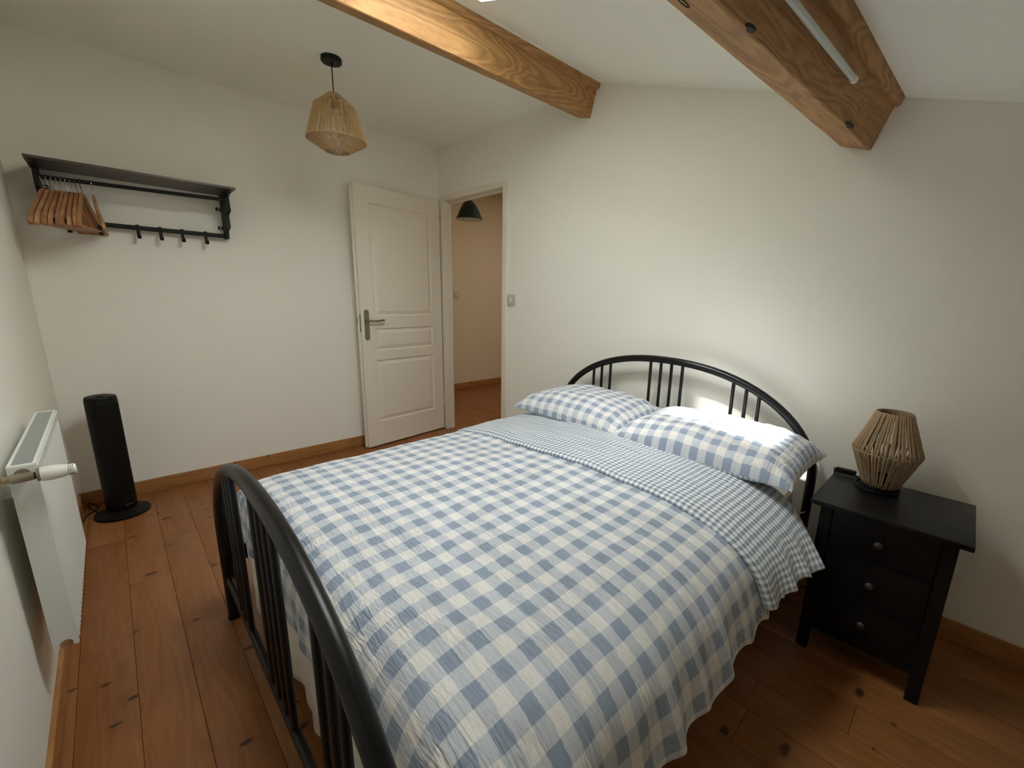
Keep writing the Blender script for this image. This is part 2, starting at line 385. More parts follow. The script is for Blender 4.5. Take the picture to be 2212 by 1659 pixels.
# door leaf standing open against the left wall
hx, hy = 0.046, -0.024; ex, ey = 0.1425, -0.800
dr = Vector((ex-hx, ey-hy, 0)); DL = dr.length; dr.normalize(); dn = Vector((-dr.y, dr.x, 0))   # dn points into the room (+x)
DM = Matrix((dr, dn, Vector((0, 0, 1)))).transposed().to_4x4(); DM.translation = Vector((hx, hy, 0))
door = struct(empty('door_1')); door.matrix_world = DM
pz = [(1.082, 1.922), (0.806, 0.984), (0.215, 0.730)]; ps = (0.102, 0.668)
bm = bmesh.new()
ss = [0, ps[0], ps[1], DL]; zz = [0.012]+sorted([z for p in pz for z in p])+[2.04]
for i in range(3):
    for j in range(len(zz)-1):
        if i == 1 and j % 2 == 1: continue
        quad(bm, (ss[i], 0, zz[j]), (ss[i+1], 0, zz[j]), (ss[i+1], 0, zz[j+1]), (ss[i], 0, zz[j+1]))
T = 0.026
quad(bm, (0, -T, .012), (DL, -T, .012), (DL, -T, 2.04), (0, -T, 2.04)); quad(bm, (0, 0, .012), (0, -T, .012), (0, -T, 2.04), (0, 0, 2.04))
quad(bm, (DL, 0, .012), (DL, -T, .012), (DL, -T, 2.04), (DL, 0, 2.04))
quad(bm, (0, 0, .012), (DL, 0, .012), (DL, -T, .012), (0, -T, .012)); quad(bm, (0, 0, 2.04), (DL, 0, 2.04), (DL, -T, 2.04), (0, -T, 2.04))
bmesh.ops.remove_doubles(bm, verts=bm.verts, dist=1e-5)
obj('door_leaf', bm, m_gloss, door)
bx('door_lip', 0.01, DL+0.013, -0.040, -0.0262, 0.012, 2.04, m_gloss, door, 0.002)
for z0, z1 in pz:
    bm = bmesh.new(); rings = []
    for ins, dp in ((0, 0), (0.006, -0.009), (0.012, -0.010), (0.040, -0.002), (0.042, -0.002)):
        rings.append([bm.verts.new((x, dp, z)) for x, z in ((ps[0]+ins, z0+ins), (ps[1]-ins, z0+ins), (ps[1]-ins, z1-ins), (ps[0]+ins, z1-ins))])
    for r_a, r_b in zip(rings, rings[1:]):
        for k in range(4): bm.faces.new((r_a[k], r_a[(k+1) % 4], r_b[(k+1) % 4], r_b[k]))
    bm.faces.new(rings[-1]); obj('panel', bm, m_gloss, door)
# handle
bm = bmesh.new(); pl = []
for k in range(13): t = PI*k/12; pl.append((0.738+0.0195*math.cos(t), 1.115+0.0195*math.sin(t)))
for k in range(13): t = PI+PI*k/12; pl.append((0.738+0.0195*math.cos(t), 0.918+0.0195*math.sin(t)))
prism(bm, pl, lambda a_, b_, d_: (a_, d_, b_), 0.0, 0.007)
hp = obj('handle_plate', bm, m_steel, door, True)
hp['label'] = 'brushed steel plate with rounded ends'
tb('lever', bez([(0.738, 0.006, 1.052), (0.736, 0.035, 1.050), (0.725, 0.046, 1.049), (0.69, 0.047, 1.046), (0.61, 0.043, 1.052)], 6), [0.009]*10+[0.0085]*15, m_nickel, hp)
bx('latch', DL+0.0132, DL+0.016, -0.037, -0.029, 1.03, 1.075, m_steel, door)
bx('lock_plate', DL+0.0001, DL+0.0015, -0.022, -0.004, 0.96, 1.10, m_steel, door)
for z in (0.25, 1.80): tb('hinge', [(-0.008, -0.012, z), (-0.008, -0.012, z+0.09)], 0.006, m_white, door)

# ---------------------------------------------------------------- beams
def beam(name, y_far, br, width, depth, ang, yawb, strip, label):
    """br: lower right corner at the north wall"""
    root = empty(name, (br[0], 0, br[1]), yawb)
    cu = Vector((-math.cos(ang), 0, math.sin(ang)))      # along the underside, to the left
    cv = Vector((math.sin(ang), 0, math.cos(ang)))       # up the side
    P = lambda u, v, y: tuple(cu*u+cv*v+Vector((0, y, 0)))
    bm = bmesh.new()
    n = 24; rings = []
    for i in range(n+1):
        y = 0.03+(y_far-0.03)*i/n
        wob = lambda s: 0.002*noise.noise(Vector((s*3.1, y*3, 1)))
        pr = [(0.004, 0), (0, 0.004+wob(1)), (0, depth+0.07), (width, depth+0.07), (width+wob(2), 0.006), (width-0.006, 0+wob(3))]
        rings.append([bm.verts.new(P(u, v, y)) for u, v in pr])
    for r_a, r_b in zip(rings, rings[1:]):
        for k in range(6): bm.faces.new((r_a[k], r_a[(k+1) % 6], r_b[(k+1) % 6], r_b[k]))
    bm.faces.new(rings[0]); bm.faces.new(rings[-1][::-1])
    obj('timber', bm, m_beam, root, False)
    # moulding strip along the top of the side
    bm = bmesh.new()
    pr = [(0.001, depth-strip), (-0.012, depth-strip+0.002), (-0.018, depth-strip+0.008), (-0.020, depth+0.07), (0.001, depth+0.07)]
    prism(bm, pr, lambda u, v, y: P(u, v, y), 0.0, y_far)
    s_ = obj('moulding_strip', bm, m_beam, root)
    tag(root, label, 'beam', 'timber beams under the sloping ceiling')
    return root, P

b1, P1 = beam('ceiling_beam', -2.47, (1.671, 2.305), 0.105, 0.175, 0.275, -0.027, 0.030, 'honey pine ceiling beam above the door side, swirling grain, left of the skylight')
b2, P2 = beam('ceiling_beam', -2.50, (3.082, 1.856), 0.115, 0.172, 0.345, -0.062, 0.026, 'darker pine ceiling beam above the nightstand carrying the thin white rod')
for y, u, kz_ in ((-0.315, 0.012, 1.9), (-1.085, 0.010, 1.1)):       # dark resin pockets at the arris
    bm = bmesh.new(); lathe(bm, [(0, -0.004), (0.011, -0.002), (0.014, 0.002), (0, 0.006)], (0, 0, 0), 9)
    for v in bm.verts:
        q = Vector((v.co.x*0.9*kz_**0.5, v.co.y*1.7*kz_, v.co.z)); v.co = Vector(P2(u-0.008, 0.006, y)) + Vector((q.x, q.y, q.z*1.2))
    obj('knot', bm, m_dark, b2)
bm = bmesh.new(); pts = [Vector(P2(0.075+0.006*math.cos(t), -0.001, -1.24+0.022*math.sin(t))) for t in [2*PI*k/16 for k in range(16)]]
tube(bm, pts, 0.0012, 5, closed=True); obj('knot', bm, m_dark, b2)
# thin rod along the side of the right beam
rd = empty('curtain_rod', (3.082, 0, 1.856), -0.062)
def PR(off, v, y):
    q = Vector(P2(0, v, y)); return q + Vector((math.cos(0.345), 0, -math.sin(0.345)))*off
tb('rod', [PR(0.020, 0.088, -0.50), PR(0.020, 0.088, -2.35)], 0.0088, m_rod, rd, 16)
tb('end_cap', [PR(0.020, 0.088, -0.487), PR(0.020, 0.088, -0.505)], 0.0102, m_white, rd, 16)
for y in (-1.35, -2.2): tb('rod_bracket', [PR(0.0, 0.088, y), PR(0.020, 0.088, y)], 0.004, m_white, rd, 8)
tag(rd, 'thin white metal rod running along the side of the right ceiling beam', 'rod')

# ---------------------------------------------------------------- bed frame
BX, HY, FY = 2.355, -0.085, -1.985
def arch(hw, z0, h, y, n=2.2, k=40):
    pts = [(BX-hw, y, 0.012), (BX-hw, y, z0*0.5), (BX-hw, y, z0-0.02)]
    for i in range(k+1):
        a = PI*(1-i/k); ca, sa = math.cos(a), math.sin(a)
        x = math.copysign(abs(ca)**(2/n), ca); z = max(0, 1-abs(x)**n)**0.5
        pts.append((BX+hw*x, y, z0+h*z))
    pts += [(BX+hw, y, z0-0.02), (BX+hw, y, z0*0.5), (BX+hw, y, 0.012)]
    return pts
def arch_z(dx, hw, z0, h, n=2.2): return z0+h*max(0, 1-(abs(dx)/hw)**n)**0.5
bed = empty('bed', (BX, -1.03, 0)); tag(bed, 'black metal double bed frame with arched ends and grouped spindles', 'bed')
bed.matrix_world = Matrix.Identity(4); bed.location = (0, 0, 0)
SPX = (-.485, -.425, -.362, -.094, -.031, .031, .094, .362, .425, .485)
for nm, y, hw, z0, h, r, rz, rs in (('headboard', HY, 0.742, 0.52, 0.436, 0.0188, 0.34, 0.0085), ('footboard', FY, 0.736, 0.35, 0.441, 0.0200, 0.175, 0.0095)):
    hb = tb(nm, arch(hw, z0, h, y), r, m_black, bed, 20)
    tb('lower_rail', [(BX-hw, y, rz), (BX+hw, y, rz)], 0.0125, m_black, hb, 12)
    for dx in SPX: tb('spindle', [(BX+dx, y, rz), (BX+dx, y, arch_z(dx, hw, z0, h))], rs, m_black, hb, 10)
    for s in (-1, 1): tb('foot_cap', [(BX+s*hw, y, 0.0), (BX+s*hw, y, 0.0125)], r+0.002, m_plast, hb, 16)
for s in (-1, 1): bx('side_rail', BX+s*0.715-0.012, BX+s*0.715+0.012, FY, HY, 0.25, 0.30, m_black, bed, 0.002)
for i in range(14):
    y = FY+0.1+i*0.135; bx('slat', BX-0.70, BX+0.70, y, y+0.06, 0.270, 0.282, m_base, bed, 0.002)
for y in (-0.65, -1.4): tb('leg', [(BX, y, 0), (BX, y, 0.27)], 0.014, m_black, bed, 12)
tb('cable_tie', bez([(BX+0.742+0.005, HY-0.018, 0.372), (BX+0.742-0.012, HY-0.030, 0.362), (BX+0.742-0.016, HY-0.036, 0.352)], 3), 0.0014, m_white, bed, 6)
# mattress + sheet
mt = empty('mattress', (BX, -1.03, 0.283)); tag(mt, 'thick white mattress lying in the black bed frame', 'mattress')
mt.location = (0, 0, 0)
bx('mattress_body', BX-0.700, BX+0.690, -1.900, -0.125, 0.2835, 0.475, m_sheet, mt, 0.04)
def drape(name, path, h0, h1, mat, amp, wl, parent=None):
    """cloth hanging from path (x,y,outx,outy)"""
    bm = bmesh.new(); rows = []
    for i, (x, y, ox, oy) in enumerate(path):
        col = []
        for j in range(15):
            f = j/14; w = amp*f*(math.sin(i*wl)+0.5*math.sin(i*wl*2.3+1))
            z = h0+(h1-h0)*f + 0.012*f*math.sin(i*wl*0.7+2)
            col.append(bm.verts.new((x+ox*w, y+oy*w, z)))
        rows.append(col)
    for a_, b_ in zip(rows, rows[1:]):
        for j in range(14): bm.faces.new((a_[j], b_[j], b_[j+1], a_[j+1]))
    return obj(name, bm, mat, parent, True)
pth = [(BX-0.712, -0.2-0.02*i, -1, 0) for i in range(85)] + [(BX-0.70+0.02*i, -1.925, 0, -1) for i in range(71)] + [(BX+0.708, -1.90+0.02*i, 1, 0) for i in range(86)]
sh = drape('bed_sheet', pth, 0.49, 0.115, m_sheet, 0.010, 0.42)
md = sh.modifiers.new('thick', 'SOLIDIFY'); md.thickness = 0.002
tag(sh, 'white cotton sheet hanging below the checked duvet behind the footboard', 'bed sheet')

# ---------------------------------------------------------------- duvet
def resample(pts, step):
    P = [Vector(p) for p in pts]; d = [0]
    for a_, b_ in zip(P, P[1:]): d.append(d[-1]+(b_-a_).length)
    n = max(2, int(d[-1]/step)); out = []; j = 0
    for i in range(n+1):
        s = d[-1]*i/n
        while j < len(d)-2 and d[j+1] < s: j += 1
        t = (s-d[j])/max(1e-9, d[j+1]-d[j]); out.append((P[j].lerp(P[j+1], t), s))
    return out
XS = [(1.585, .25), (1.588, .40), (1.600, .475), (1.635, .530), (1.71, .568), (1.85, .590), (2.1, .607), (2.4, .616), (2.7, .612), (2.90, .600), (3.02, .580), (3.09, .548), (3.135, .50), (3.165, .43), (3.185, .352)]
xs = resample(bez([(a_, b_, 0) for a_, b_ in XS], 10), 0.008)
YS = [(-0.52, 0), (-0.9, 0), (-1.3, 0), (-1.7, 0.006), (-1.82, 0.014), (-1.885, 0.036), (-1.918, 0.080), (-1.930, 0.13), (-1.932, 0.18), (-1.934, 0.225)]
ys = resample(bez([(a_, b_, 0) for a_, b_ in YS], 10), 0.008)
TOPZ = 0.616
def duvet_pt(p, t, su, off=0.0, i=0):
    x, z = p.x, p.y; y, D_ = t.x, t.y
    ds = TOPZ-z
    hang = max(0.0, min(1.0, (ds-0.07)/0.2))
    dd = (max(0, ds)**2.6+D_**2.6)**(1/2.6) if D_ > 0 else ds
    side = 1 if x > 2.4 else -1
    q = Vector((x, y, TOPZ-dd))
    n1 = noise.noise(Vector((x*4.0, y*5.0, 0.3)))*0.007 + noise.noise(Vector((x*11, y*13, 1.7)))*0.0035
    n1 += noise.noise(Vector((x*9, y*60, 4.1)))*0.0022*(1-hang)
    q.z += n1
    fold = (math.sin(y*46+0.8*math.sin(y*9))*0.6+0.4*math.sin(y*21+1.3))
    q.x += side*(hang*(0.006+0.013*fold+0.02*noise.noise(Vector((y*7, 3, z*4))))+off*min(1, ds/0.12))
    q.z += hang*hang*0.014*math.sin(y*46+1.1) + off*(1-min(1, ds/0.16))
    hf = max(0.0, min(1.0, (D_-0.08)/0.18))
    q.y -= hf*(0.004*math.sin(x*34)+0.003*math.sin(x*57+1))
    return q
def cloth(name, fn, us, vs, uvf, mat, parent=None, thick=0.010, flip=False):
    nu, nv = len(us), len(vs); verts = []; uvs = []
    for j in range(nv):
        for i in range(nu):
            verts.append(fn(us[i], vs[j])); uvs.append(uvf(us[i], vs[j]))
    faces = [(j*nu+i, j*nu+i+1, (j+1)*nu+i+1, (j+1)*nu+i) for j in range(nv-1) for i in range(nu-1)]
    if flip: faces = [f[::-1] for f in faces]
    me = bpy.data.meshes.new(name); me.from_pydata([tuple(v) for v in verts], [], faces)
    uvl = me.uv_layers.new(name='UVMap'); dat = [0.0]*(len(me.loops)*2)
    vi = [0]*len(me.loops); me.loops.foreach_get('vertex_index', vi)
    for k, v in enumerate(vi): dat[2*k], dat[2*k+1] = uvs[v]
    uvl.data.foreach_set('uv', dat); me.polygons.foreach_set('use_smooth', [True]*len(me.polygons))
    me.materials.append(mat); o = bpy.data.objects.new(name, me); C.objects.link(o)
    if parent: o.parent = parent
    if thick: md_ = o.modifiers.new('thick', 'SOLIDIFY'); md_.thickness = thick; md_.offset = -1
    return o
dv = empty('duvet'); tag(dv, 'blue and white checked seersucker duvet spread over the bed', 'duvet')
U0 = next(s for p, s in xs if p.x > 2.652); V0 = next(s for t, s in ys if t.x < -1.6)
cloth('duvet_cover', lambda a_, b_: duvet_pt(a_[0], b_[0], a_[1]), xs, ys,
      lambda a_, b_: (a_[1]-U0-0.0, b_[1]-V0), m_gd, dv, 0.012, flip=False)
# folded-back top band, showing the small check underside
FS = [(-0.915, 0.004), (-0.938, 0.004), (-0.952, 0.011), (-0.952, 0.021), (-0.940, 0.030), (-0.91, 0.034), (-0.8, 0.038), (-0.65, 0.038), (-0.52, 0.034), (-0.46, 0.018), (-0.44, 0.003)]
fs = resample(bez([(a_, b_, 0) for a_, b_ in FS], 8), 0.007)
xsf = [(p, s) for p, s in xs if not (p.x < 1.61 and p.y < 0.38) and not (p.x > 2.5 and p.y < 0.392)]
def flap_pt(a_, b_):
    p, su = a_; t, sv = b_; y, off = t.x, t.y
    wv = 0.010*math.sin(p.x*5.0+0.6)+0.007*noise.noise(Vector((p.x*5, 2, 2)))
    q = duvet_pt(p, Vector((y, 0, 0)), su, 0.0)
    ds = max(0.0, TOPZ-p.y); side = 1 if p.x > 2.4 else -1
    sd = min(1, ds/0.10)
    q.z += off*(1-sd*0.9); q.x += side*off*sd*1.0
    q.y += wv*(1-sd)
    hang = max(0.0, min(1.0, (ds-0.05)/0.2))
    if side > 0:
        back = max(0.0, min(1.0, (y+0.92)/0.40))
        q.y -= hang*back*0.085                        # rear corner pulls forward and flares out
        q.x += hang*(0.012+0.040*back) + 0.006*hang*math.sin(y*45)
        q.z += hang*(0.020*math.sin((back)*PI*1.0)+0.004)
    q.z += 0.004*noise.noise(Vector((q.x*8, q.y*14, 7)))
    return q
cloth('turned_back_flap', flap_pt, xsf, fs, lambda a_, b_: (a_[1], b_[1]), m_gs, dv, 0.006)['label'] = 'small grey-blue check underside of the duvet folded back'

# ---------------------------------------------------------------- pillows
def pillow(name, cx, cy, zf, zb, hw, hd, T, rz, label, seed, puff=0):
    root = empty(name, (cx, cy, (zf+zb)/2), rz); tl = math.atan2(zb-zf, 2*hd)
    nu, nv = 90, 60
    def pt(a_, b_, s):
        ea = max(0, 1-abs(a_)**3.6); eb = max(0, 1-abs(b_)**3.2)
        th = T*(ea**0.55)*(eb**0.52)
        x = a_*hw*(1-0.045*(1-b_*b_)*abs(a_)**3); y = b_*hd*(1-0.055*(1-a_*a_)*abs(b_)**3)
        if abs(a_) > 0.8: y *= 1-0.10*((abs(a_)-0.8)/0.2)**2*(1-abs(b_))
        n_ = noise.noise(Vector((x*7+seed, y*7, 0)))*0.012+noise.noise(Vector((x*34+seed, y*9, 5)))*0.0045*(0.3+abs(b_))
        if a_ > 0.6: n_ += noise.noise(Vector((x*30, y*30, seed)))*0.010*(a_-0.6)/0.4
        z = s*th*(1.0 if s > 0 else 0.34)+n_*min(1, (ea*eb)**0.5*1.5+0.08)
        y2 = y*math.cos(tl)-z*math.sin(tl); z2 = y*math.sin(tl)+z*math.cos(tl)
        return (x, y2, z2)
    verts = []; idx = {}; faces = []; fm = []; uv = []
    for s in (1, -1):
        for j in range(nv+1):
            for i in range(nu+1):
                edge = i in (0, nu) or j in (0, nv)
                if s < 0 and edge: idx[(s, i, j)] = idx[(1, i, j)]; continue
                a_ = math.sin((i/nu-0.5)*PI) if True else 0; b_ = math.sin((j/nv-0.5)*PI)
                a_ = 0.5*a_+0.5*(2*i/nu-1); b_ = 0.5*b_+0.5*(2*j/nv-1)
                idx[(s, i, j)] = len(verts); verts.append(pt(a_, b_, s)); uv.append((a_*(hw+0.02), b_*(hd+T*0.55)))
        for j in range(nv):
            for i in range(nu):
                f = (idx[(s, i, j)], idx[(s, i+1, j)], idx[(s, i+1, j+1)], idx[(s, i, j+1)])
                faces.append(f if s > 0 else f[::-1]); fm.append(0 if s > 0 else 1)
    for side in (0, 1):
        me = bpy.data.meshes.new('pillow'); fc = [f for f, m_ in zip(faces, fm) if m_ == side]
        used = sorted({v for f in fc for v in f}); mp_ = {v: k for k, v in enumerate(used)}
        me.from_pydata([verts[v] for v in used], [], [tuple(mp_[v] for v in f) for f in fc])
        uvl = me.uv_layers.new(name='UVMap')
        for l in me.loops: uvl.data[l.index].uv = uv[used[l.vertex_index]]
        me.polygons.foreach_set('use_smooth', [True]*len(me.polygons)); me.materials.append(m_gp if side == 0 else m_gs)
        o = bpy.data.objects.new('top_cover' if side == 0 else 'underside', me); C.objects.link(o); o.parent = root
        if side: o['label'] = 'small check underside'
    return tag(root, label, 'pillow', 'checked pillows against the headboard')
pillow('pillow', 2.042, -0.335, 0.640, 0.665, 0.370, 0.242, 0.114, -0.01, 'blue and white checked pillow nearest the open door', 3.1)
pillow('pillow', 2.762, -0.352, 0.645, 0.655, 0.385, 0.250, 0.122, -0.01, 'blue and white checked pillow beside the black nightstand', 8.7)

# ---------------------------------------------------------------- nightstand
ns = empty('nightstand', (3.391, -0.30, 0)); tag(ns, 'black three drawer wooden nightstand with round knobs right of the bed', 'nightstand')
nx0, nx1, nf, nb = 3.213-3.391, 3.570-3.391, -0.478+0.30, -0.125+0.30
bx('top', 3.183-3.391, 3.599-3.391, -0.500+0.30, -0.113+0.30, 0.582, 0.600, m_night, ns, 0.004)
LW = 0.036
for x in (nx0, nx1-LW):
    for y in (nf, nb-LW):
        bm = bmesh.new(); tp = 0.008
        A_ = [(x, y), (x+LW, y), (x+LW, y+LW), (x, y+LW)]
        ix = tp if x > 0 else -tp; ix = -ix
        v0 = [bm.verts.new((p[0] + (0 if (p[0]-x < 1e-6) == (x < 0) else (ix if x > 0 else ix)*-1*-1)*0.0, p[1], 0)) for p in A_]
        v1 = [bm.verts.new((p[0], p[1], 0.581)) for p in A_]
        bm.faces.new(v0[::-1]); bm.faces.new(v1)
        for k in range(4): bm.faces.new((v0[k], v0[(k+1) % 4], v1[(k+1) % 4], v1[k]))
        bmesh.ops.bevel(bm, geom=list(bm.edges), offset=0.002, segments=1, affect='EDGES')
        obj('leg', bm, m_night, ns)
for x in (nx0+0.006, nx1-0.020): bx('side_panel', x, x+0.014, nf+LW, nb-LW, 0.095, 0.581, m_night, ns)
bx('back_panel', nx0+LW, nx1-LW, nb-0.012, nb-0.002, 0.095, 0.581, m_night, ns)
bx('apron', nx0+LW, nx1-LW, nf+0.004, nf+0.020, 0.095, 0.118, m_night, ns, 0.002)
for z0_, z1_, kz in ((0.430, 0.574, 0.500), (0.277, 0.421, 0.348), (0.124, 0.268, 0.194)):
    dw = bx('drawer', nx0+LW+0.002, nx1-LW-0.002, nf+0.006, nf+0.024, z0_, z1_, m_night, ns, 0.003)
    bx('drawer_divider', nx0+LW, nx1-LW, nf+0.002, nf+0.03, z0_-0.0075, z0_-0.0015, m_night, ns, 0.001)
    lt('knob', [(0, -0.012), (0.006, -0.012), (0.006, 0.0), (0.0125, 0.008), (0.014, 0.013), (0.012, 0.018), (0.007, 0.0215), (0, 0.0225)], (-0.003, nf+0.006, kz), m_pewter, dw, 24, (0, -1, 0))

# ---------------------------------------------------------------- table lamp
lamp = empty('table_lamp', (3.338, -0.213, 0.600)); tag(lamp, 'small table lamp with a faceted jute cord shade standing on the nightstand', 'lamp')
lt('lamp_base', [(0, 0), (0.060, 0), (0.062, 0.006), (0.060, 0.018), (0.050, 0.022), (0, 0.022)], (0, 0, 0), m_plast, lamp)
lt('bulb_holder', [(0, 0.022), (0.019, 0.022), (0.019, 0.060), (0.015, 0.066), (0, 0.066)], (0, 0, 0), m_plast, lamp, 20)
lt('bulb', [(0, 0.060), (0.012, 0.066), (0.018, 0.085), (0.030, 0.110), (0.032, 0.128), (0.024, 0.148), (0, 0.158)], (0, 0, 0), m_glass, lamp, 20)
RB, RM, RT, ZB, ZM, ZT = 0.056, 0.103, 0.052, 0.024, 0.152, 0.297
for r_, z_ in ((RB, ZB), (RM, ZM), (RT, ZT)):
    tb('wire_ring', [(r_*math.cos(2*PI*k/40), r_*math.sin(2*PI*k/40), z_) for k in range(40)], 0.0028, m_cork, lamp, 8, closed=True)
def strand_mesh(r0, z0_, r1, z1_, rad, nm):
    bm = bmesh.new(); n = 9
    pts = [Vector((r0+(r1-r0)*k/n, 0, z0_+(z1_-z0_)*k/n)) for k in range(n+1)]
    tube(bm, pts, [rad*(1+0.14*math.sin(k*2.4)) for k in range(n+1)], 6)
    me = bpy.data.meshes.new(nm); bm.to_mesh(me); bm.free(); me.materials.append(m_cork)
    me.polygons.foreach_set('use_smooth', [True]*len(me.polygons)); return me
mu = strand_mesh(RM, ZM, RT, ZT, 0.0037, 'upper_cord'); ml = strand_mesh(RB, ZB, RM, ZM, 0.0037, 'lower_cord')
for k in range(54):
    for me, nm in ((mu, 'upper_cord'), (ml, 'lower_cord')):
        o = bpy.data.objects.new(nm, me); C.objects.link(o); o.parent = lamp
        o.rotation_euler = (0, 0, 2*PI*(k+random.uniform(-.3, .3))/54)
# flex: coil by the base, in-line switch at the back left corner
cp = []
for k in range(40):
    t = 2*PI*k/16; cp.append((0.068*math.cos(t)-0.006, 0.066*math.sin(t)-0.004, 0.0045+0.0035*(k/16)))
cp = bez([(-0.155, 0.106, -0.06), (-0.160, 0.098, 0.006), (-0.150, 0.060, 0.006), (-0.125, 0.066, 0.010), (-0.10, 0.072, 0.012), (-0.075, 0.05, 0.008)], 5)+cp[6:]
tb('flex', cp, 0.0032, m_plast, lamp, 8)
bx('inline_switch', -0.035, 0.035, -0.012, 0.012, 0.0, 0.020, m_plast, lamp, 0.006, Matrix.Translation((-0.118, 0.073, 0.003)) @ Matrix.Rotation(0.05, 4, 'Z'))

# ---------------------------------------------------------------- pendant light
pd = empty('pendant_light', (0.845, -1.16, RZ)); tag(pd, 'woven straw cord pendant light hanging from the flat ceiling', 'pendant light')
lt('ceiling_rose', [(0, 0), (0.050, 0), (0.051, -0.004), (0.051, -0.020), (0.048, -0.024), (0.010, -0.025), (0.008, -0.040), (0, -0.040)], (0, 0, 0), m_plast, pd)
lt('rose_screw', [(0, -0.030), (0.003, -0.030), (0.003, -0.024), (0, -0.024)], (0.022, 0.01, 0), m_chrome, pd, 10)
tb('flex', [(0, 0, -0.03), (0, 0, -0.180)], 0.0028, m_plast, pd, 8)
lt('lamp_holder', [(0, -0.160), (0.006, -0.162), (0.008, -0.172), (0.018, -0.180), (0.019, -0.235), (0, -0.237)], (0, 0, 0), m_plast, pd, 20)
prof = [(0.030, -0.172), (0.102, -0.232), (0.152, -0.398), (0.063, -0.452)]
bm = bmesh.new(); n = 106
for k in range(n):
    a_ = 2*PI*k/n; 
    for (ra, za), (rb, zb) in zip(prof, prof[1:]):
        j = [random.uniform(-.4, .4)*2*PI/n for _ in range(2)]
        tube(bm, [(ra*math.cos(a_+j[0]), ra*math.sin(a_+j[0]), za), (rb*math.cos(a_+j[1]), rb*math.sin(a_+j[1]), zb)], 0.0021, 5, cap=False)
ws = obj('woven_cords', bm, m_rope2, pd, True); ws['kind'] = 'stuff'
for r_, z_ in prof:
    tb('wire_ring', [(r_*math.cos(2*PI*k/48), r_*math.sin(2*PI*k/48), z_) for k in range(48)], 0.0026, m_rope2, pd, 8, closed=True)

# ---------------------------------------------------------------- wall shelf with rail and hooks
shf = empty('wall_shelf', (0, -1.952, 1.575)); tag(shf, 'dark metal wall shelf with hanging rail and row of coat hooks', 'shelf'); shf.location = (0, 0, 0)
bx('shelf_board', 0.0, 0.285, -2.360, -1.548, 1.833, 1.845, m_shelf, shf, 0.001)
prof_b = [(0.001, 1.832), (0.262, 1.832), (0.262, 1.816), (0.195, 1.803), (0.212, 1.722), (0.142, 1.704), (0.152, 1.634), (0.078, 1.616), (0.078, 1.572), (0.001, 1.572)]
for y0_, y1_ in ((-1.5862, -1.570), (-2.345, -2.3288)):
    bm = bmesh.new(); prism(bm, prof_b, lambda a_, b_, d_: (a_, d_, b_), y0_, y1_)
    sd = obj('end_bracket', bm, m_blackm, shf)
    s = -1 if y0_ > -2 else 1
    for z in (1.628, 1.740):
        yy = y0_ if s < 0 else y1_
        bm = bmesh.new()
        for q in ((0.0, 0.026, z, z+0.005), (0.0, 0.026, z+0.015, z+0.020), (0.0, 0.006, z+0.005, z+0.015), (0.016, 0.026, z+0.005, z+0.015)):
            a0, a1 = sorted((yy+s*q[0], yy+s*q[1])); box(bm, 0.0005, 0.003, a0, a1, q[2], q[3])
        obj('fixing_tab', bm, m_blackm, sd)
rail = tb('hanging_rail', [(0.19, -2.340, 1.768), (0.19, -1.578, 1.784)], 0.0095, m_blackm, shf, 14)
bx('hook_rail', 0.040, 0.052, -2.3285, -1.5865, 1.576, 1.600, m_blackm, shf, 0.001)
hkm = None
for y in (-1.688, -1.800, -1.899, -1.995, -2.147, -2.262):
    if hkm is None:
        bm = bmesh.new(); w_ = 0.008
        pth_ = bez([(0.056, 1.604), (0.0545, 1.58), (0.0545, 1.55), (0.062, 1.535), (0.078, 1.530), (0.090, 1.540), (0.091, 1.550)], 3)
        L_ = []
        for i, p in enumerate(pth_):
            t_ = (pth_[min(i+1, len(pth_)-1)]-pth_[max(i-1, 0)]).normalized(); nn_ = Vector((-t_.y, t_.x, 0))*0.002
            L_.append([bm.verts.new((p.x+nn_.x*e, yy, p.y+nn_.y*e)) for e, yy in ((1, -w_), (1, w_), (-1, w_), (-1, -w_))])
        for a_, b_ in zip(L_, L_[1:]):
            for k in range(4): bm.faces.new((a_[k], a_[(k+1) % 4], b_[(k+1) % 4], b_[k]))
        bm.faces.new(L_[0]); bm.faces.new(L_[-1][::-1])
        o = obj('hook', bm, m_blackm, shf); hkm = o.data
    else:
        o = bpy.data.objects.new('hook', hkm); C.objects.link(o); o.parent = shf
    o.location = (0, y, 0)

